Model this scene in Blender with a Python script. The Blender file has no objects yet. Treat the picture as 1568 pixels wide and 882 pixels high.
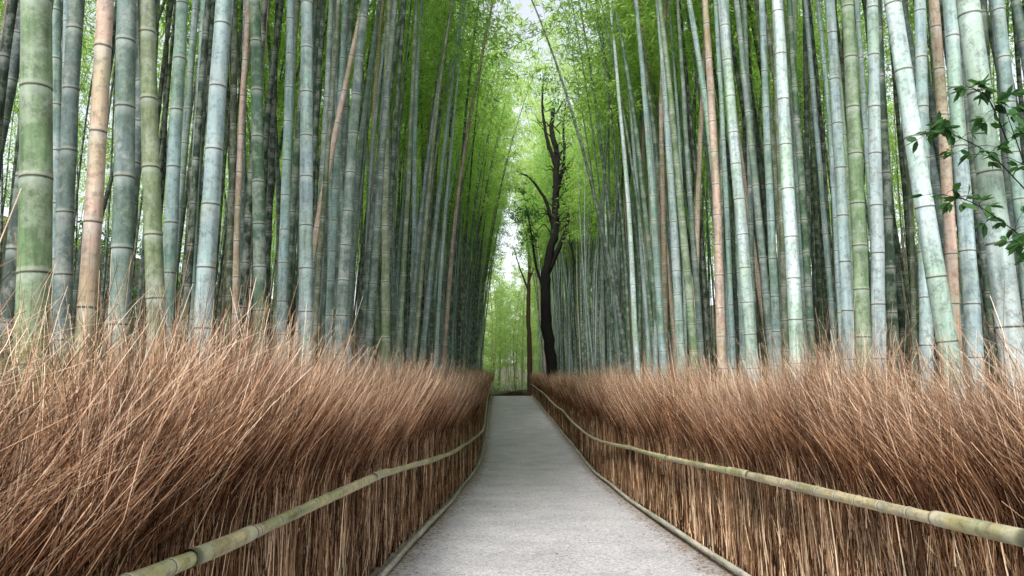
import bpy, math, numpy as np
from mathutils import Matrix, Vector
R = np.random.default_rng(7)
scene = bpy.context.scene
col = scene.collection

# ---------------------------------------------------------------- helpers
class MB:
    def __init__(s): s.V=[];s.F=[];s.U=[];s.M=[];s.n=0
    def add(s,V,F,U,mi=0):
        V=np.asarray(V,float);F=np.asarray(F,int)
        s.V.append(V);s.F.append(F+s.n);s.U.append(np.asarray(U,float));s.M.append(np.full(len(F),mi));s.n+=len(V)
    def mesh(s,name,mats,smooth=True):
        V=np.concatenate(s.V);F=np.concatenate(s.F);U=np.concatenate(s.U);M=np.concatenate(s.M)
        me=bpy.data.meshes.new(name)
        me.vertices.add(len(V));me.vertices.foreach_set('co',V.astype(np.float32).ravel())
        me.loops.add(len(F)*4);me.loops.foreach_set('vertex_index',F.astype(np.int32).ravel())
        me.polygons.add(len(F));me.polygons.foreach_set('loop_start',np.arange(0,len(F)*4,4,dtype=np.int32))
        me.polygons.foreach_set('material_index',M.astype(np.int32))
        me.polygons.foreach_set('use_smooth',np.full(len(F),smooth))
        me.update(calc_edges=True)
        uv=me.uv_layers.new(name='UVMap');uv.data.foreach_set('uv',U[F.ravel()].astype(np.float32).ravel())
        for m in mats: me.materials.append(m)
        return me
def obj(name,me,parent=None,mat=None):
    o=bpy.data.objects.new(name,me);col.objects.link(o)
    if parent is not None:o.parent=parent
    if mat is not None:o.matrix_world=mat
    return o
def nrm(a): return a/np.maximum(np.linalg.norm(a,axis=-1,keepdims=True),1e-9)
def grid_faces(nr,nc,wrap=True):
    i=np.arange(nr-1)[:,None];j=np.arange(nc if wrap else nc-1)[None,:];jn=(j+1)%nc
    return np.stack([i*nc+j,i*nc+jn,(i+1)*nc+jn,(i+1)*nc+j],-1).reshape(-1,4)
def sweep(P,rad,seg,uvv=None):
    P=np.asarray(P,float);rad=np.asarray(rad,float)
    T=nrm(np.gradient(P,axis=0));ref=np.array([0,1,0.]) if abs(T[0][2])>.7 else np.array([0,0,1.])
    A=nrm(np.cross(T,ref));B=np.cross(T,A)
    a=np.linspace(0,2*np.pi,seg,endpoint=False)
    V=P[:,None]+rad[:,None,None]*(np.cos(a)[None,:,None]*A[:,None]+np.sin(a)[None,:,None]*B[:,None])
    vv=np.zeros(len(P)) if uvv is None else uvv
    U=np.stack([np.broadcast_to(a/6.283,(len(P),seg)),np.broadcast_to(vv[:,None],(len(P),seg))],-1)
    return V.reshape(-1,3),grid_faces(len(P),seg),U.reshape(-1,2)

# path geometry in metres (eye level is z = 0, y = distance along the path)
PY=[-20,0,7,15,21,25,33,50,62,80,110,150,200,400]
PZ=[-.7,-1.45,-1.82,-2.25,-2.5,-2.5,-2.15,-1.35,-.94,-.8,-.6,1.0,4,12]
CX=[.3,.42,.47,.66,.80,.88,.80,.58,.47,.2,0,0,0,0]
def hz(y):
    y=np.asarray(y,float);return (np.interp(y-1.5,PY,PZ)+np.interp(y,PY,PZ)+np.interp(y+1.5,PY,PZ))/3
def cx(y):
    y=np.asarray(y,float);return (np.interp(y-2,PY,CX)+np.interp(y,PY,CX)+np.interp(y+2,PY,CX))/3
HW=1.78

# ---------------------------------------------------------------- materials
def newmat(name):
    m=bpy.data.materials.new(name);m.use_nodes=True;nt=m.node_tree;nt.nodes.clear()
    out=nt.nodes.new('ShaderNodeOutputMaterial');return m,nt,out
def N(nt,t,**k):
    n=nt.nodes.new(t)
    for a,b in k.items():
        if a in n.inputs: n.inputs[a].default_value=b
        else: setattr(n,a,b)
    return n
def ramp(nt,fac,stops,interp='LINEAR'):
    r=nt.nodes.new('ShaderNodeValToRGB');cr=r.color_ramp;cr.interpolation=interp
    while len(cr.elements)<len(stops):cr.elements.new(.5)
    for e,(p,c) in zip(cr.elements,stops):
        e.position=p;e.color=(*c,1) if len(c)==3 else c
    nt.links.new(fac,r.inputs[0]);return r
def mix(nt,fac,a,b,mode='MIX'):
    m=nt.nodes.new('ShaderNodeMix');m.data_type='RGBA';m.blend_type=mode
    for s,v in ((0,fac),(6,a),(7,b)):
        if hasattr(v,'is_output'): nt.links.new(v,m.inputs[s])
        else: m.inputs[s].default_value=v if s==0 else (*v,1)
    return m.outputs[2]
def noise(nt,vec,scale,detail=3,rough=.55):
    n=N(nt,'ShaderNodeTexNoise');n.inputs['Scale'].default_value=scale;n.inputs['Detail'].default_value=detail;n.inputs['Roughness'].default_value=rough
    nt.links.new(vec,n.inputs['Vector']);return n.outputs['Fac']
def g(v): return (v,v,v)

def bamboo_mat(name,fixed=None,rough=.6):
    m,nt,out=newmat(name);L=nt.links
    tc=N(nt,'ShaderNodeTexCoord');oi=N(nt,'ShaderNodeObjectInfo')
    sx=N(nt,'ShaderNodeSeparateXYZ');L.new(tc.outputs['UV'],sx.inputs[0])
    off=N(nt,'ShaderNodeVectorMath',operation='SCALE');off.inputs[0].default_value=(37,91,53);L.new(oi.outputs['Random'],off.inputs['Scale'])
    ad=N(nt,'ShaderNodeVectorMath',operation='ADD');L.new(tc.outputs['Object'],ad.inputs[0]);L.new(off.outputs[0],ad.inputs[1])
    st=N(nt,'ShaderNodeMapping');st.inputs['Scale'].default_value=(14,14,1.2) if fixed is None else (14,1.2,14)
    L.new(ad.outputs[0],st.inputs[0])
    base=oi.outputs['Color'] if fixed is None else fixed
    n1=noise(nt,st.outputs[0],1.3,4,.6)
    c=mix(nt,1,base,ramp(nt,n1,[(.3,g(.48)),(.5,g(.92)),(.7,(1.3,1.28,1.23))]).outputs[0],'MULTIPLY')
    n2=noise(nt,ad.outputs[0],6,6,.75)
    c=mix(nt,ramp(nt,n2,[(.46,g(0)),(.58,g(.75))]).outputs[0],c,mix(nt,.45,c,(.50,.53,.48)))
    n3=noise(nt,ad.outputs[0],19,6,.8)
    c=mix(nt,ramp(nt,n3,[(.49,g(0)),(.60,g(.7))]).outputs[0],c,mix(nt,.65,c,(.07,.08,.06)))
    n4=noise(nt,ad.outputs[0],1.1,2,.5)
    c=mix(nt,ramp(nt,n4,[(.42,g(0)),(.62,g(.75))]).outputs[0],c,mix(nt,1,c,(.68,.80,.58),'MULTIPLY'))
    wax=ramp(nt,sx.outputs['Y'],[(0,g(0)),(.84,g(0)),(.95,g(.4)),(.985,g(.4)),(.99,g(0))]).outputs[0]
    c=mix(nt,wax,c,mix(nt,.55,c,(.62,.67,.65)))
    up=ramp(nt,sx.outputs['Y'],[(0,g(0)),(.014,g(.75)),(.04,g(.55)),(.07,g(0))]).outputs[0]
    c=mix(nt,up,c,mix(nt,.4,c,(.68,.68,.58)))
    dk=ramp(nt,sx.outputs['Y'],[(0,g(.85)),(.009,g(.7)),(.016,g(0)),(.984,g(0)),(.992,g(.6)),(1,g(.8))]).outputs[0]
    c=mix(nt,dk,c,(.05,.05,.04))
    p=N(nt,'ShaderNodeBsdfPrincipled');p.inputs['Roughness'].default_value=rough
    p.inputs['Specular IOR Level'].default_value=.2
    L.new(c,p.inputs['Base Color'])
    b=N(nt,'ShaderNodeBump');b.inputs['Strength'].default_value=.3;b.inputs['Distance'].default_value=.01
    L.new(n3,b.inputs['Height']);L.new(b.outputs[0],p.inputs['Normal'])
    L.new(p.outputs[0],out.inputs[0]);return m
M_culm=bamboo_mat('bamboo_culm_skin')
M_rail=bamboo_mat('dry_bamboo_rail',(.58,.49,.29),.5)
M_rail2=bamboo_mat('weathered_bamboo_rail',(.52,.47,.40),.7)

def leaf_mat(name,cols,trans,tmix=.5):
    m,nt,out=newmat(name);L=nt.links
    tc=N(nt,'ShaderNodeTexCoord');sx=N(nt,'ShaderNodeSeparateXYZ');L.new(tc.outputs['UV'],sx.inputs[0])
    oi=N(nt,'ShaderNodeObjectInfo')
    a=N(nt,'ShaderNodeMath',operation='MULTIPLY_ADD');L.new(oi.outputs['Random'],a.inputs[0]);a.inputs[1].default_value=.5
    hh=N(nt,'ShaderNodeMath',operation='MULTIPLY');L.new(sx.outputs['X'],hh.inputs[0]);hh.inputs[1].default_value=.5;L.new(hh.outputs[0],a.inputs[2])
    k=len(cols)-1
    c1=ramp(nt,a.outputs[0],[(i/k,c) for i,c in enumerate(cols)]).outputs[0]
    c2=mix(nt,1,c1,trans,'MULTIPLY')
    d=N(nt,'ShaderNodeBsdfDiffuse');L.new(c1,d.inputs[0])
    t=N(nt,'ShaderNodeBsdfTranslucent');L.new(c2,t.inputs[0])
    ms=N(nt,'ShaderNodeMixShader');ms.inputs[0].default_value=tmix
    L.new(d.outputs[0],ms.inputs[1]);L.new(t.outputs[0],ms.inputs[2]);L.new(ms.outputs[0],out.inputs[0]);return m
M_leaf=leaf_mat('bamboo_leaf',[(.12,.24,.05),(.21,.37,.08),(.33,.52,.12),(.45,.60,.18)],(1.75,1.6,1.7),.5)
M_leafY=leaf_mat('sunlit_tint_leaf',[(.33,.52,.16),(.47,.64,.22),(.60,.72,.34)],(1.3,1.2,1.3),.5)  # paler leaf colours; brightness of the open clearing is painted in
M_leafD=leaf_mat('evergreen_leaf',[(.03,.07,.03),(.05,.12,.045),(.09,.17,.06)],(1.6,1.8,1.2),.3)
M_litter=leaf_mat('dry_leaf',[(.12,.08,.05),(.25,.18,.11),(.38,.3,.2)],(1,1,1),.1)
M_green=leaf_mat('grass_blade',[(.14,.18,.06),(.22,.27,.1),(.34,.36,.18)],(1.4,1.4,1.2),.35)

def strand_mat():
    m,nt,out=newmat('brushwood_twigs');L=nt.links
    tc=N(nt,'ShaderNodeTexCoord');sx=N(nt,'ShaderNodeSeparateXYZ');L.new(tc.outputs['UV'],sx.inputs[0])
    low=ramp(nt,sx.outputs['X'],[(0,(.03,.014,.008)),(.35,(.17,.088,.047)),(.7,(.48,.30,.175)),(1,(.88,.68,.47))]).outputs[0]  # darkest stops here and in mid paint gap shade into the twigs
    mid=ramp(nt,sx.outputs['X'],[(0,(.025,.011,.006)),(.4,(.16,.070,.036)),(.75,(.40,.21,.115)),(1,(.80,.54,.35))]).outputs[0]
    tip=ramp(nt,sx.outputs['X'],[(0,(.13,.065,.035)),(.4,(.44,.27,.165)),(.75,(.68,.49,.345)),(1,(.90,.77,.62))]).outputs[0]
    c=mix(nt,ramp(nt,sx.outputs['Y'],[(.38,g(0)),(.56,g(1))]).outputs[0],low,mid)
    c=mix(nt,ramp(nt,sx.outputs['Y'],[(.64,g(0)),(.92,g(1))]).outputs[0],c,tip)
    geo=N(nt,'ShaderNodeNewGeometry')
    n=noise(nt,geo.outputs['Position'],2.1,5,.7)
    c=mix(nt,1,c,ramp(nt,n,[(.32,g(.45)),(.5,g(.95)),(.66,(1.3,1.26,1.2))]).outputs[0],'MULTIPLY')
    d=N(nt,'ShaderNodeBsdfDiffuse');L.new(c,d.inputs[0]);L.new(d.outputs[0],out.inputs[0]);return m
M_str=strand_mat()
def simple(name,stops,scale,rough=.9,bump=.3,stretch=(1,1,1),detail=6):
    m,nt,out=newmat(name);L=nt.links
    geo=N(nt,'ShaderNodeNewGeometry');mp=N(nt,'ShaderNodeMapping');mp.inputs['Scale'].default_value=stretch
    L.new(geo.outputs['Position'],mp.inputs[0])
    n=noise(nt,mp.outputs[0],scale,detail,.65)
    c=ramp(nt,n,stops).outputs[0]
    p=N(nt,'ShaderNodeBsdfPrincipled');p.inputs['Roughness'].default_value=rough;p.inputs['Specular IOR Level'].default_value=.1
    L.new(c,p.inputs['Base Color']);b=N(nt,'ShaderNodeBump');b.inputs['Strength'].default_value=bump;b.inputs['Distance'].default_value=.03
    L.new(n,b.inputs['Height']);L.new(b.outputs[0],p.inputs['Normal']);L.new(p.outputs[0],out.inputs[0]);return m
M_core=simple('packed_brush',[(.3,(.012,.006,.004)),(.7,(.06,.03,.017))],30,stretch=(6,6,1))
M_ground=simple('forest_floor',[(.3,(.03,.035,.018)),(.5,(.07,.07,.04)),(.7,(.13,.11,.065))],5)
M_bark=simple('dark_bark',[(.3,(.005,.005,.005)),(.7,(.022,.020,.019))],9,stretch=(3,3,.6))
M_bark2=simple('brown_bark',[(.3,(.05,.03,.02)),(.7,(.16,.10,.07))],9,stretch=(3,3,.6))

def path_mat():
    m,nt,out=newmat('fine_gravel_path');L=nt.links
    tc=N(nt,'ShaderNodeTexCoord');sx=N(nt,'ShaderNodeSeparateXYZ');L.new(tc.outputs['UV'],sx.inputs[0])
    geo=N(nt,'ShaderNodeNewGeometry');P=geo.outputs['Position']
    n1=noise(nt,P,38,6,.95);n2=noise(nt,P,1.1,6,.65);n3=noise(nt,P,17,6,.8);n4=noise(nt,P,5,6,.75)
    c=ramp(nt,n1,[(.38,(.14,.135,.145)),(.46,(.44,.43,.45)),(.55,(.62,.61,.635)),(.62,(.88,.87,.89))]).outputs[0]
    c=mix(nt,1,c,ramp(nt,n2,[(.3,(.78,.78,.80)),(.7,(1.1,1.09,1.08))]).outputs[0],'MULTIPLY')
    c=mix(nt,1,c,ramp(nt,n3,[(.36,g(.62)),(.5,g(1)),(.62,g(1.12))]).outputs[0],'MULTIPLY')
    e=N(nt,'ShaderNodeMath',operation='MULTIPLY_ADD');L.new(n4,e.inputs[0]);e.inputs[1].default_value=.5;L.new(sx.outputs['X'],e.inputs[2])
    e2=N(nt,'ShaderNodeMath',operation='SUBTRACT');L.new(e.outputs[0],e2.inputs[0]);e2.inputs[1].default_value=.27
    ef2=ramp(nt,e2.outputs[0],[(.76,g(0)),(.86,g(.55)),(.95,g(.9))]).outputs[0]
    dirt=ramp(nt,n3,[(.35,(.10,.075,.055)),(.65,(.46,.39,.33))]).outputs[0]
    c=mix(nt,ef2,c,dirt)
    p=N(nt,'ShaderNodeBsdfPrincipled');p.inputs['Roughness'].default_value=.9;p.inputs['Specular IOR Level'].default_value=.2
    L.new(c,p.inputs['Base Color']);b=N(nt,'ShaderNodeBump');b.inputs['Strength'].default_value=.9;b.inputs['Distance'].default_value=.012
    L.new(n1,b.inputs['Height']);L.new(b.outputs[0],p.inputs['Normal']);L.new(p.outputs[0],out.inputs[0]);return m
M_path=path_mat()

# ---------------------------------------------------------------- ground and path
ys=np.concatenate([np.linspace(-60,-8,10),np.arange(-6,120,1.0),np.linspace(125,400,30)])
xs=np.concatenate([np.linspace(-300,-60,10),np.arange(-50,-6,2.0),np.array([-5,-3,3,5.]),np.arange(7,52,2.0),np.linspace(60,300,10)])
X,Y=np.meshgrid(xs,ys)
lat=np.clip((np.abs(X)-24)/18,0,1);lat=lat*lat*(3-2*lat)
Z=hz(Y)+lat*15+np.where(np.abs(X)>6,R.normal(0,.12,X.shape),0)
mb=MB();mb.add(np.stack([X,Y,Z],-1).reshape(-1,3),grid_faces(len(ys),len(xs),False),np.stack([X,Y],-1).reshape(-1,2))
obj('ground',mb.mesh('ground',[M_ground]))
yp=np.arange(-6,66,1.0);u=np.linspace(-1,1,13)
Yg=np.repeat(yp[:,None],13,1);Xg=cx(Yg)+u[None]*(HW+.05)
mb=MB();mb.add(np.stack([Xg,Yg,hz(Yg)+.006],-1).reshape(-1,3),grid_faces(len(yp),13,False),np.stack([np.abs(u)[None].repeat(len(yp),0),Yg],-1).reshape(-1,2))
obj('path',mb.mesh('path',[M_path]))

# ---------------------------------------------------------------- leaves
def leaf_quads(P,D,L,W):
    n=len(P);side=nrm(np.cross(D,R.normal(size=(n,3))));L=L[:,None];W=W[:,None]
    mid=P+D*L*.42
    V=np.stack([P,mid+side*W/2,P+D*L,mid-side*W/2],1).reshape(-1,3)
    U=np.repeat(np.stack([R.random(n),np.zeros(n)],-1),4,0)
    return V,np.arange(n*4).reshape(-1,4),U
def leaf_hex(P,D,L,W):
    n=len(P);s=nrm(np.cross(D,np.array([0,0,1.])+R.normal(size=(n,3))*.6));nn=np.cross(s,D);L=L[:,None];W=W[:,None]
    a=P+D*L*.3;b=P+D*L*.7
    V=np.stack([P,a+s*W*.5,b+s*W*.42,P+D*L-nn*L*.08,b-s*W*.42,a-s*W*.5],1).reshape(-1,3)
    i=np.arange(n)[:,None]*6
    F=np.concatenate([i+np.array([[0,1,2,3]]),i+np.array([[0,3,4,5]])])
    return V,F,np.repeat(np.stack([R.random(n),np.zeros(n)],-1),6,0)

# ---------------------------------------------------------------- bamboo culm
def culm(mb,H,r0,seg=10,bend=0.,sp0=.30,mi=0,simple_=False):
    z=-.25;nodes=[z]
    while z<H:
        sp=sp0*(.55+.6*min(1,max(z,0)/1.6)+.35*min(1,max(z,0)/7))*(1 if z<H*.6 else .85)*R.uniform(.9,1.1)
        z+=sp;nodes.append(z)
    nodes=np.array(nodes);jit=np.cumsum(R.normal(0,.0035,(len(nodes),2)),0)
    ph=R.uniform(0,6.28);wob=R.uniform(.0,.035)
    def axis(zz):
        q=np.clip(zz/H,0,1)
        x=np.interp(zz,nodes,jit[:,0])+bend*q**2.6+wob*np.sin(zz*.7+ph)
        y=np.interp(zz,nodes,jit[:,1])+wob*np.cos(zz*.55+ph)
        return np.stack([x,y,zz-abs(bend)*.25*q**4],-1)
    ts=np.array([0,.02,.05,.5,.95,1.]) if not simple_ else np.array([0,.03,.07,.96,1.])
    rm=np.array([.985,1.04,1.0,.985,.995,.99]) if not simple_ else np.array([.985,1.04,1.0,.995,.985])
    a=np.linspace(0,2*np.pi,seg,endpoint=False)
    zz=(nodes[:-1,None]+(nodes[1:]-nodes[:-1])[:,None]*ts[None])
    rr=r0*(1-.88*np.clip(zz/H,0,1)**1.25)*rm[None]
    A=axis(zz.ravel()).reshape(*zz.shape,3)
    V=A[:,:,None]+rr[:,:,None,None]*np.stack([np.cos(a),np.sin(a),0*a],-1)[None,None]
    ni,k=zz.shape
    F=(grid_faces(k,seg)[None]+(np.arange(ni)*k*seg)[:,None,None]).reshape(-1,4)
    U=np.stack([np.broadcast_to(a/6.283,(ni,k,seg)),np.broadcast_to(ts[None,:,None],(ni,k,seg))],-1)
    mb.add(V.reshape(-1,3),F,U.reshape(-1,2),mi)
    return axis
def foliage(mb,axis,zs,H,nb=44,nl=26,mi=1,spread=1.8,ls=1.3):
    zb=R.uniform(zs,H,nb);q=(zb-zs)/(H-zs);az=R.uniform(0,6.283,nb)
    Lb=spread*(1-.55*q)*R.uniform(.5,1.1,nb)*np.clip(.45+q*2,0,1)
    B=axis(zb);hd=np.stack([np.cos(az),np.sin(az),0*az],-1)
    s=R.uniform(.2,1,(nb,nl))
    P=B[:,None]+hd[:,None]*(s*Lb[:,None])[:,:,None];P[:,:,2]+=(.55*s-.65*s*s)*Lb[:,None]
    P=P+R.normal(0,.11,P.shape)
    D=nrm(hd[:,None]*.5+R.normal(0,.55,P.shape)+np.array([0,0,-.35]))
    n=nb*nl
    V,F,U=leaf_quads(P.reshape(-1,3),D.reshape(-1,3),R.uniform(.11,.21,n)*ls,R.uniform(.022,.04,n)*ls)
    mb.add(V,F,U,mi)

variants=[]
for i in range(10):
    H=R.uniform(16,20);mb=MB();ax=culm(mb,H,.065,8,bend=R.uniform(.8,2.2),sp0=R.uniform(.30,.40),simple_=True)
    foliage(mb,ax,H*.58,H);variants.append(mb.mesh('culm_leafy',[M_culm,M_leaf]))
tallv=[]
for i in range(4):
    H=R.uniform(25,30);mb=MB();ax=culm(mb,H,.075,8,bend=R.uniform(2,4),sp0=.4,simple_=True)
    foliage(mb,ax,H*.36,H,nb=85,nl=34,spread=2.4,ls=1.8);tallv.append(mb.mesh('culm_tall_leafy',[M_culm,M_leafY]))
lowv=[]
for i in range(4):
    H=R.uniform(13,18);mb=MB();ax=culm(mb,H,.05,7,bend=R.uniform(.5,2),sp0=.4,simple_=True)
    foliage(mb,ax,H*.22,H,nb=60,nl=24,spread=1.6,ls=1.8);lowv.append(mb.mesh('culm_low_leafy',[M_culm,M_leafY]))
bare=[]
for i in range(5):
    H=R.uniform(14,16);mb=MB();culm(mb,H,.065,10,bend=R.uniform(.2,.8),sp0=R.uniform(.30,.39),simple_=True)
    bare.append(mb.mesh('culm_bare',[M_culm]))

BL=(.25,.36,.375);BB=(.48,.60,.62);BM=(.35,.47,.49);DG=(.07,.13,.09);GR=(.20,.29,.17);TN=(.52,.38,.31);OL=(.22,.26,.165);GY=(.15,.21,.20)
heroes=[ # x, y, lean in x per metre, diameter, colour
(-2.15,3.3,-.075,.150,GR),(-2.0,3.5,.01,.088,TN),(-2.94,5.0,-.055,.125,GY),(-2.42,4.6,-.03,.138,GY),
(-2.2,4.6,-.08,.122,OL),(-2.72,6.0,-.035,.127,BL),(-1.99,4.9,.01,.13,BM),(-3.58,8.5,-.04,.12,BL),
(-3.2,9,-.04,.095,TN),(-2.27,6.8,-.04,.132,DG),(-2.53,8.2,-.01,.13,BL),(-2.0,7.4,-.045,.16,BM),
(-2.6,10,0,.125,GY),(-2.0,8.9,.035,.165,GY),(-2.5,10.5,0,.13,BL),(-2.0,12.4,-.025,.17,OL),
(-2.18,11.5,.05,.14,GY),(-2.0,17,.08,.15,BL),(-2.0,15.5,0,.16,BL),(-3.96,6.5,-.08,.115,BL),(-4.5,7.5,-.06,.105,BL),
(2.95,4.9,-.08,.14,BB),(2.88,4.2,-.04,.148,BB),(3.8,6.2,.02,.11,TN),(3.4,6.0,.045,.117,BM),(3.52,5.5,.02,.126,BM),
(3.2,6.3,.03,.122,BB),(3.06,6.35,.022,.142,GR),(3.32,7.2,.02,.127,BM),(2.97,7.6,.015,.16,BB),(2.97,8.9,-.04,.165,BB),
(3.0,10.2,-.005,.15,TN),(3.46,9.5,.01,.12,BL),(3.05,12.8,-.025,.18,BM),(3.1,14.5,-.035,.17,BL),(3.15,17.5,-.04,.16,BB),
(3.6,18.5,-.04,.15,BM),(4.15,10,0,.12,DG),(4.24,6,0,.12,BL),(3.7,11.5,.01,.14,BL),(3.7,14,-.02,.14,GY)]
heroes=[(x-l*2.0,y,l,d,c) for (x,y,l,d,c) in heroes]
def place(o,x,y,lean,leany,rz,s,sz=1.0):
    ez=Vector((lean,leany,1)).normalized();q=Vector((0,0,1)).rotation_difference(ez).to_matrix().to_4x4()
    o.matrix_world=Matrix.Translation((x,y,float(hz(y))))@q@Matrix.Rotation(rz,4,'Z')@Matrix.Diagonal((s,s,sz,1))
for (x,y,l,d,c) in heroes:
    H=R.uniform(14,16);mb=MB();culm(mb,H,d/2,18,bend=.3*np.sign(-x),sp0=R.uniform(.31,.37))
    o=obj('bamboo_stalk',mb.mesh('bamboo_stalk',[M_culm]));place(o,x,y,l,R.normal(0,.01),0,1)
    k=R.uniform(.85,1.15);o.color=(c[0]*k,c[1]*k,c[2]*k,1)
grove=obj('bamboo_grove',None)
cell={}
def ok(x,y,md):
    i,j=int(x//1),int(y//1)
    for a in (-1,0,1):
        for b in (-1,0,1):
            for p in cell.get((i+a,j+b),()):
                if (p[0]-x)**2+(p[1]-y)**2<md*md:return False
    cell.setdefault((i,j),[]).append((x,y));return True
for p in heroes: ok(p[0],p[1],0)
pal=[BL,GY,GY,OL,DG,DG,DG,GR,BM,BL]
cnt=0
def scatter(n,l0,l1,y0,y1,md,pw=1.0,dark=1.0):
    global cnt
    for side in (-1,1):
        for _ in range(n):
            y=R.uniform(y0,y1);lt=l0+(l1-l0)*R.random()**pw
            if y<9: lt=max(lt,HW+1.5)
            # the broadleaf tree has kept a pocket of the right-hand side open
            if side>0 and 27<y<47 and lt<3.4: continue
            x=float(cx(y))+side*lt
            if not ok(x,y,md):continue
            o=obj('culm',(bare[R.integers(5)] if (y<13 and lt<4.0) else variants[R.integers(10)]),grove)
            rz=(math.pi if side>0 else 0)+R.normal(0,.7) if lt<6 else R.uniform(0,6.28)
            if side>0 and 24<y<47 and lt<5: rz+=math.pi
            place(o,x,y,-side*(R.normal(.012,.035)),R.normal(0,.03),rz,R.choice([R.uniform(.6,.85),R.uniform(.85,1.3)]),R.uniform(.92,1.1))
            c=TN if R.random()<.05 else pal[R.integers(len(pal))]
            k=R.uniform(.45,1.15)*dark*(1.2 if side>0 else .9);o.color=(c[0]*k,c[1]*k,c[2]*k,1);cnt+=1  # dark paints deep-grove shade into the colour; side factor paints right culms brighter lit
scatter(300,HW+.75,HW+3,9,66,.30)
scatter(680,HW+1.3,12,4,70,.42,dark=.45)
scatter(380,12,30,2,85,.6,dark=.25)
for _ in range(200):
    y=R.uniform(76,120);x=R.uniform(-11,14)
    o=obj('culm',lowv[R.integers(4)],grove);place(o,x,y,R.normal(0,.05),0,R.uniform(0,6.28),R.uniform(.7,1.2),R.uniform(.75,1.05))
    k=R.uniform(.7,1.3);o.color=(.40*k,.48*k,.28*k,1);cnt+=1
# taller bamboo arching in around the clearing where the path turns
for _ in range(70):
    sd=R.choice([-1,1]);y=R.uniform(49,88) if sd>0 else R.uniform(56,88)
    x=R.uniform(3.5,8) if sd>0 else R.uniform(-8,-2.8)
    o=obj('culm',tallv[R.integers(4)],grove);place(o,x,y,-sd*R.uniform(.0,.035),0,(math.pi if sd>0 else 0)+R.normal(0,.5),R.uniform(.8,1.1),R.uniform(.85,1.2))
    o.color=(.26,.33,.22,1);cnt+=1
print('culms',cnt)

# ---------------------------------------------------------------- brushwood fences
def strands(mb,n,z0,Lr,lean,spread,wd,y0,y1,half,bias,uoff=0,ztop=1.9,stiff=.6,per=12,tlr=(.76,1.14),wig=.012):
    S=6;t=np.linspace(0,1,S)
    nt_=max(12,n//per);tc=np.stack([R.uniform(-half,half,nt_),y0+(y1-y0)*R.random(nt_)**bias],-1)
    td=np.stack([R.normal(lean[0],lean[2],nt_),R.normal(lean[1],lean[3],nt_)],-1);tl=R.uniform(*tlr,nt_)
    tu=R.normal(0,.18,nt_)
    k=R.integers(0,nt_,n)
    root=tc[k]+R.normal(0,.024,(n,2));L=R.uniform(*Lr,n)*tl[k];zz=R.uniform(*z0,n)
    d=td[k]+R.normal(0,spread,(n,2))
    tt=t[None,:,None]
    P=np.zeros((n,S,3));P[:,:,:2]=root[:,None]+L[:,None,None]*(d[:,None]*(stiff*tt+(1-stiff)*tt**2))
    nd=np.linalg.norm(d,axis=1)
    P[:,:,2]=zz[:,None]+L[:,None]*(t[None]-.22*np.minimum(nd,1.2)[:,None]*t[None]**2.5)
    P[:,1:,:2]+=np.cumsum(R.normal(0,wig,(n,S-1,2)),1)
    base=R.uniform(0,.09,n)[:,None]
    lim=base-np.clip((P[:,:,2]-1.02)/.7,0,1)*.5
    P[:,:,1]=np.maximum(P[:,:,1],lim)
    a=R.uniform(0,3.14,n);w=R.uniform(*wd,n)
    sd=np.stack([np.cos(a),np.sin(a),np.zeros(n)],-1)[:,None]*(w[:,None]*(1-.65*t[None]))[:,:,None]/2
    V=np.stack([P-sd,P+sd],2).reshape(-1,3)
    b=(np.arange(n)*S*2)[:,None,None];i=(np.arange(S-1)*2)[None,:,None]
    F=(b+i+np.array([0,1,3,2])[None,None]).reshape(-1,4)
    uu=np.clip(R.beta(.8,1.1,n)+tu[k]+uoff,0.01,.99)
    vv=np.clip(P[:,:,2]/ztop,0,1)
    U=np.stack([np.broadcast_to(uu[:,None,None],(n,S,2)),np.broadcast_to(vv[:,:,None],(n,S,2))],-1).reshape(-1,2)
    mb.add(V,F,U,0)
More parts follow.
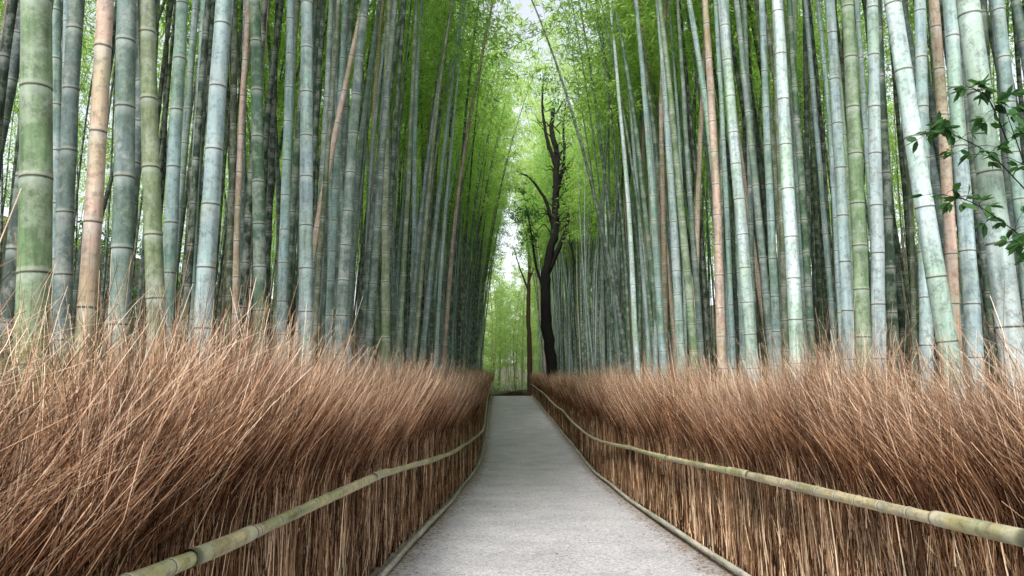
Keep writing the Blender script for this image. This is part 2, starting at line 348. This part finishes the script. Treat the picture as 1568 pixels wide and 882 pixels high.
def chunk(n,ws,half):
    mb=MB()
    strands(mb,int(n*.17),(0,.15),(.7,1.35),(.02,-.02,.12,.05),.10,(.005*ws,.012*ws),0,.2,half,1.5,.0,stiff=.9,wig=.016)
    strands(mb,int(n*.15),(0,.8),(.2,.55),(.03,-.04,.32,.10),.28,(.003*ws,.007*ws),-.02,.1,half,1,.12,stiff=.9,per=5,wig=.013)
    strands(mb,int(n*.27),(0,.5),(.9,1.5),(.07,-.04,.19,.15),.16,(.0035*ws,.007*ws),0,.62,half,1.1,-.06,stiff=.65)
    strands(mb,int(n*.25),(.45,1.1),(.4,.85),(.12,-.12,.36,.30),.28,(.0022*ws,.005*ws),0,.65,half,1.0,-.03,stiff=.75,per=9)
    strands(mb,int(n*.24),(.9,1.4),(.22,.55),(.10,-.1,.48,.44),.42,(.0017*ws,.0038*ws),.02,.7,half,1.0,.05,stiff=.8,per=7)
    strands(mb,int(n*.05),(.8,1.35),(.4,.75),(.15,-.05,.42,.32),.25,(.0018*ws,.0035*ws),.05,.6,half,1.0,.25,per=3,stiff=.8)
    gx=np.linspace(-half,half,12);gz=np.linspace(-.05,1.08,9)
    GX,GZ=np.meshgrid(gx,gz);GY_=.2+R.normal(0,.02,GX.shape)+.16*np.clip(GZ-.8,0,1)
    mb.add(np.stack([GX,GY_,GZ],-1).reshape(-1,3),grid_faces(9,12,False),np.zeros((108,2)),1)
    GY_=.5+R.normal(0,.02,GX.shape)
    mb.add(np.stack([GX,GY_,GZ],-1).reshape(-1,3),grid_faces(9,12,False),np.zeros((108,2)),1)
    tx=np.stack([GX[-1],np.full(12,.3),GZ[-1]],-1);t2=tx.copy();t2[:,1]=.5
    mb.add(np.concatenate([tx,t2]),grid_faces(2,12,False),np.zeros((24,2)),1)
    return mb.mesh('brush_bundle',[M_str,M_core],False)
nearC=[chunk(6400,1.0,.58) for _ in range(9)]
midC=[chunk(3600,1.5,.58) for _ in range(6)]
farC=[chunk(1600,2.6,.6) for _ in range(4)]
def top(y,side):
    return float(np.interp(y,[0,3,5,9,16,24,50,62,70],[.10,.10,.11,.09,.05,.1,.58,.85,1.1]))+(.04 if side>0 and y<12 else 0)
def edge(y,side): return float(cx(y))+side*HW
for side in (-1,1):
    fence=obj('brushwood_fence',None)
    y=-2.5
    while y<64:
        zb=float(hz(y));dx=edge(y+.5,side)-edge(y-.5,side);sl=float(hz(y+.5)-hz(y-.5))
        ex=Vector((dx,1,sl)).normalized();ey=Vector((side,0,0));ey=(ey-ex*ey.dot(ex)).normalized()
        ez=ex.cross(ey) if side<0 else ey.cross(ex)
        sz=(top(y,side)-zb)/1.66*R.uniform(.91,1.09)
        me=(nearC[R.integers(9)] if y<9 else midC[R.integers(6)] if y<22 else farC[R.integers(4)])
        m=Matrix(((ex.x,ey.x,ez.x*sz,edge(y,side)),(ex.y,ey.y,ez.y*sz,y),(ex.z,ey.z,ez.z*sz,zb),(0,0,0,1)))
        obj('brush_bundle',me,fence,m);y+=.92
    for nm,h,rad,mat,off in (('upper_rail',1.0 if side>0 else .95,.034,M_rail,.07),('lower_rail',.07,.032,M_rail2,.07)):
        ky=np.arange(-4,68,3.7);kx=R.normal(0,.03,len(ky));kz=R.normal(0,.022 if h>.5 else .012,len(ky))
        mb=MB();yy=-3.0;P=[];RR=[];UV=[]
        while yy<64:
            ln=R.uniform(.26,.36)
            for t_,r_ in ((0,.97),(.03,1.10),(.08,1.0),(.5,.98),(.96,1.0),(.999,.97)):
                q=yy+ln*t_;P.append((edge(q,side)-side*off+np.interp(q,ky,kx),q,float(hz(q))+h+np.interp(q,ky,kz)));RR.append(rad*r_*(1+.08*math.sin(q*1.3)));UV.append(t_)
            yy+=ln
        V,F,U=sweep(P,RR,12,np.array(UV));mb.add(V,F,U)
        for kq in ky[1:-1]:
            if h>.5 and kq<40:
                q=np.linspace(kq-.35,kq+.35,6);PP=np.stack([[edge(a,side)-side*off for a in q],q,hz(q)+h+np.interp(q,ky,kz)+.004],-1);PP[:,0]+=np.interp(q,ky,kx)
                V,F,U=sweep(PP,np.full(6,rad*1.12),12,np.array([0,.03,.3,.6,.9,1.]));mb.add(V,F,U)
        obj(nm,mb.mesh(nm,[mat]),fence)

# green grass growing at the left edge of the fence
mb=MB();n=480;S=6;t=np.linspace(0,1,S)
rt=np.stack([R.normal(-2.3,.22,n),R.normal(3.1,.35,n),np.full(n,float(hz(3))+1.15)],-1)
d=R.normal(0,.3,(n,2))+np.array([.12,0]);L=R.uniform(.5,.98,n)
P=rt[:,None]+np.zeros((n,S,3));P[:,:,:2]+=L[:,None,None]*d[:,None]*(t**2)[None,:,None];P[:,:,2]+=L[:,None]*(t-.25*t**3)
a=R.uniform(0,3.14,n);sd=np.stack([np.cos(a),np.sin(a),0*a],-1)[:,None]*(.004*(1-.85*t))[None,:,None]
V=np.stack([P-sd,P+sd],2).reshape(-1,3);b=(np.arange(n)*S*2)[:,None,None];i=(np.arange(S-1)*2)[None,:,None]
mb.add(V,(b+i+np.array([0,1,3,2])).reshape(-1,4),np.repeat(np.stack([R.random(n),0*a],-1),S*2,0))
obj('tall_grass',mb.mesh('tall_grass',[M_green],False))

# ---------------------------------------------------------------- litter
mb=MB();n=14000
y=1+61*R.random(n)**1.4;sd_=R.choice([-1,1],n);f=np.abs(R.normal(0,.17,n))
x=cx(y)+sd_*(HW-.02-f);P=np.stack([x,y,hz(y)+.014+R.random(n)*.012],-1)
D=nrm(np.stack([R.normal(size=n),R.normal(size=n),R.normal(0,.12,n)],-1))
mb.add(*leaf_quads(P,D,R.uniform(.015,.07,n),R.uniform(.004,.012,n)))
n=220;y=R.uniform(3,40,n);x=cx(y)+R.uniform(-1.6,1.6,n);P=np.stack([x,y,hz(y)+.014],-1)
D=nrm(np.stack([R.normal(size=n),R.normal(size=n),R.normal(0,.1,n)],-1))
mb.add(*leaf_quads(P,D,R.uniform(.02,.06,n),R.uniform(.006,.014,n)))
obj('leaf_litter',mb.mesh('leaf_litter',[M_litter],False))

# ---------------------------------------------------------------- trees
def limb(mb,pts,r0,r1,seg=9,mi=0):
    pts=np.array(pts,float);m=len(pts);tt=np.linspace(0,m-1,m*5);P=np.stack([np.interp(tt,range(m),pts[:,k]) for k in range(3)],-1)
    for _ in range(3):
        Q=P.copy();Q[1:-1]=(P[:-2]+P[1:-1]*2+P[2:])/4;P=Q
    P[1:-1]+=R.normal(0,r0*.08,P[1:-1].shape)
    rr=np.linspace(r0,r1,len(P))*R.uniform(.93,1.07,len(P));V,F,U=sweep(P,rr,seg);mb.add(V,F,U,mi);return P
def clump(mb,c,r,n,L,mi=1,hexl=False):
    k=max(3,n//25);cc=np.array(c)+R.normal(0,.45,(k,3))*np.array(r);i=R.integers(0,k,n)
    P=cc[i]+R.normal(0,.13,(n,3))*np.array(r)
    D=nrm(R.normal(0,1,(n,3))+np.array([0,0,-.4]))
    mb.add(*(leaf_hex if hexl else leaf_quads)(P,D,R.uniform(L*.7,L*1.3,n),R.uniform(L*.28,L*.5,n)),mi)
yb=44;zb=float(hz(yb));mb=MB()
limb(mb,[(3.0,yb,zb-.2),(2.75,yb,1),(2.4,yb,3.5),(2.3,yb,5.8),(2.55,yb,7.5),(3.0,yb,9.2),(3.05,yb,12),(3.15,yb,14.0),(2.75,yb,15.6),(2.9,yb,17)],.38,.12)
limb(mb,[(2.95,yb,9.2),(2.4,yb,11.3),(1.4,yb,12.7),(.6,yb,13.0)],.13,.03)
limb(mb,[(3.1,yb,13.2),(2.5,yb,15.0),(2.2,yb,17),(2.3,yb,19)],.15,.04)
limb(mb,[(3.05,yb,11.6),(3.6,yb,13.7),(3.5,yb,16),(3.8,yb,18)],.13,.03)
limb(mb,[(2.3,yb,6.2),(3.1,yb,8),(3.7,yb,9.4),(3.8,yb,10.4),(3.3,yb,11.4)],.18,.05)
limb(mb,[(3.7,yb,9.4),(4.1,yb,7.6),(4.0,yb,6)],.09,.03)
limb(mb,[(2.35,yb,5.5),(1.8,yb,7),(1.5,yb,9.3),(1.2,yb,10.8)],.1,.03)
for _ in range(34):
    z=R.uniform(8,17);x=3.0+R.normal(0,.15);s_=R.choice([-1,1]);l=R.uniform(.6,1.8)
    limb(mb,[(x,yb,z),(x+s_*l*.4,yb+R.normal(0,.4),z+l*.5+R.normal(0,.2)),(x+s_*l*.7,yb+R.normal(0,.6),z+l*.4+R.normal(0,.3)),(x+s_*l,yb+R.normal(0,.8),z+l*R.uniform(.5,1.1))],.045,.012,5)
for c,r,n in [((1.2,yb,10.4),(1.1,1.1,.8),700),((.8,yb,12),(.8,1,.5),200),((1.7,yb,9),(.9,1,.6),350),((2.5,yb,18.5),(1.4,1.4,1.3),320),((3.6,yb,17.4),(1.0,1.2,1),220)]:
    clump(mb,c,r,n,.17)
obj('dark_broadleaf_tree',mb.mesh('dark_broadleaf_tree',[M_bark,M_leafD]))
yb=68;mb=MB();zb=float(hz(yb))
limb(mb,[(2.2,yb,zb-.3),(2.15,yb,3.5),(2.05,yb,7.5),(2.2,yb,11),(1.9,yb,14)],.27,.1)
limb(mb,[(2.1,yb,8.6),(1.2,yb,11),(.6,yb,13)],.1,.03);limb(mb,[(2.1,yb,9.6),(3,yb,12),(3.6,yb,14)],.1,.03)
for c,r,n in [((2,yb,13.5),(1.8,1.6,1.4),900),((.7,yb,12.4),(1.2,1.2,.8),400),((3.4,yb,14),(1.2,1.2,1),400),((1.2,yb,16),(1.8,1.5,1.4),600)]:
    clump(mb,c,r,n,.2)
obj('brown_trunk_tree',mb.mesh('brown_trunk_tree',[M_bark2,M_leafY]))
mb=MB()
for _ in range(28):
    x=R.uniform(-11,13);y=R.uniform(86,118);z0=float(hz(y));H=R.uniform(7,18)
    P=limb(mb,[(x,y,z0-.3),(x+R.normal(0,.3),y,z0+H*.5),(x+R.normal(0,.8),y,z0+H)],R.uniform(.06,.15),.03,7)
    for k in range(11):
        q=R.uniform(.05,1.05);clump(mb,(x+R.normal(0,1.3),y+R.normal(0,1.2),z0+H*q),(1.7,1.5,1.0),300,.24)
obj('distant_trees',mb.mesh('distant_trees',[M_bark2,M_leafY]))
mb=MB()
for _ in range(420):
    sd=R.choice([-1,1]);x=sd*R.uniform(20,40);y=R.uniform(0,110)
    lt=np.clip((abs(x)-24)/18,0,1);zz=float(hz(y))+15*lt*lt*(3-2*lt)
    clump(mb,(x,y,zz+R.uniform(.3,3)),(2.2,2.2,1.5),130,.42)
obj('undergrowth',mb.mesh('undergrowth',[M_bark,M_leafD]))
mb=MB();yb=66
for _ in range(90):
    x=R.normal(.8,1.1);y=yb+R.normal(0,.5);z=float(hz(y))+R.uniform(.02,.36)*math.exp(-((x-1.2)/1.4)**2);a=R.normal(0,.5);l=R.uniform(.5,1.6)
    limb(mb,[(x-l*math.cos(a)/2,y-l*math.sin(a)/2,z),(x,y,z+R.normal(0,.06)),(x+l*math.cos(a)/2,y+l*math.sin(a)/2,z+R.normal(0,.18))],R.uniform(.015,.045),.01,6)
obj('branch_pile',mb.mesh('branch_pile',[M_bark2]))

# leafy shrub reaching over the right-hand fence
mb=MB();zb=float(hz(3.7));sx_,sy=3.0,3.75
main=[[(sx_,sy,zb),(2.98,sy,-.2),(2.92,sy,.5),(2.8,3.8,1.0),(2.72,3.85,1.5)],
[(2.94,sy,.35),(2.75,3.8,.75),(2.5,3.85,.98),(2.36,3.9,1.03)],
[(2.84,3.78,.9),(2.62,3.85,1.25),(2.42,3.95,1.42),(2.33,4,1.4)],
[(2.8,3.8,1.05),(2.9,3.9,1.35),(2.95,4,1.6)],[(2.9,sy,.45),(2.7,3.6,.62),(2.58,3.55,.78)],[(2.72,3.85,1.3),(2.6,3.8,1.55),(2.5,3.8,1.6)]]
for i_,pp in enumerate(main):
    P=limb(mb,pp,.010 if i_==0 else .004,.002,6)
    k=P[len(P)*(2 if i_==0 else 1)//3:]
    for q in k[::2]:
        for _ in range(3):
            d=nrm(R.normal(0,1,3)*np.array([1,1,.35]));e=q+d*R.uniform(.03,.14)
            V,F,U=sweep(np.array([q,(q+e)/2+[0,0,.01],e]),[.002,.0015,.001],4);mb.add(V,F,U,0)
            nn=4;D=nrm(d[None]+R.normal(0,.6,(nn,3)));D[:,2]-=.15;D=nrm(D)
            mb.add(*leaf_hex(np.repeat(e[None],nn,0),D,R.uniform(.05,.09,nn),R.uniform(.022,.038,nn)),1)
obj('leafy_shrub',mb.mesh('leafy_shrub',[M_bark,M_leafD],False))

# ---------------------------------------------------------------- light
w=bpy.data.worlds.new('World');scene.world=w;w.use_nodes=True;nt=w.node_tree;nt.nodes.clear()
sky=nt.nodes.new('ShaderNodeTexSky');sky.sky_type='NISHITA';sky.sun_disc=False
EL=math.radians(50);AZ=math.radians(200)
sky.sun_elevation=EL;sky.sun_rotation=AZ;sky.dust_density=3;sky.air_density=1.0
hs=nt.nodes.new('ShaderNodeHueSaturation');hs.inputs['Saturation'].default_value=.3;hs.inputs['Value'].default_value=2.3
bg=nt.nodes.new('ShaderNodeBackground');bg.inputs[1].default_value=.15;ow=nt.nodes.new('ShaderNodeOutputWorld')
nt.links.new(sky.outputs[0],hs.inputs['Color']);nt.links.new(hs.outputs[0],bg.inputs[0]);nt.links.new(bg.outputs[0],ow.inputs[0])
sl=bpy.data.lights.new('sun','SUN');sl.energy=3.5;sl.angle=math.radians(12);sl.color=(1,.96,.91)
so=bpy.data.objects.new('sun',sl);col.objects.link(so)
dv=Vector((math.sin(AZ)*math.cos(EL),math.cos(AZ)*math.cos(EL),math.sin(EL)))
so.rotation_euler=dv.to_track_quat('Z','Y').to_euler()

cam=bpy.data.cameras.new('camera');cam.lens=26;cam.sensor_width=36;cam.clip_start=.05;cam.clip_end=2000
co=bpy.data.objects.new('camera',cam);col.objects.link(co)
co.location=(0,0,0);co.rotation_euler=(math.radians(97.5),0,math.radians(-.455))
scene.camera=co
scene.view_settings.view_transform='Standard';scene.view_settings.look='None';scene.view_settings.exposure=0
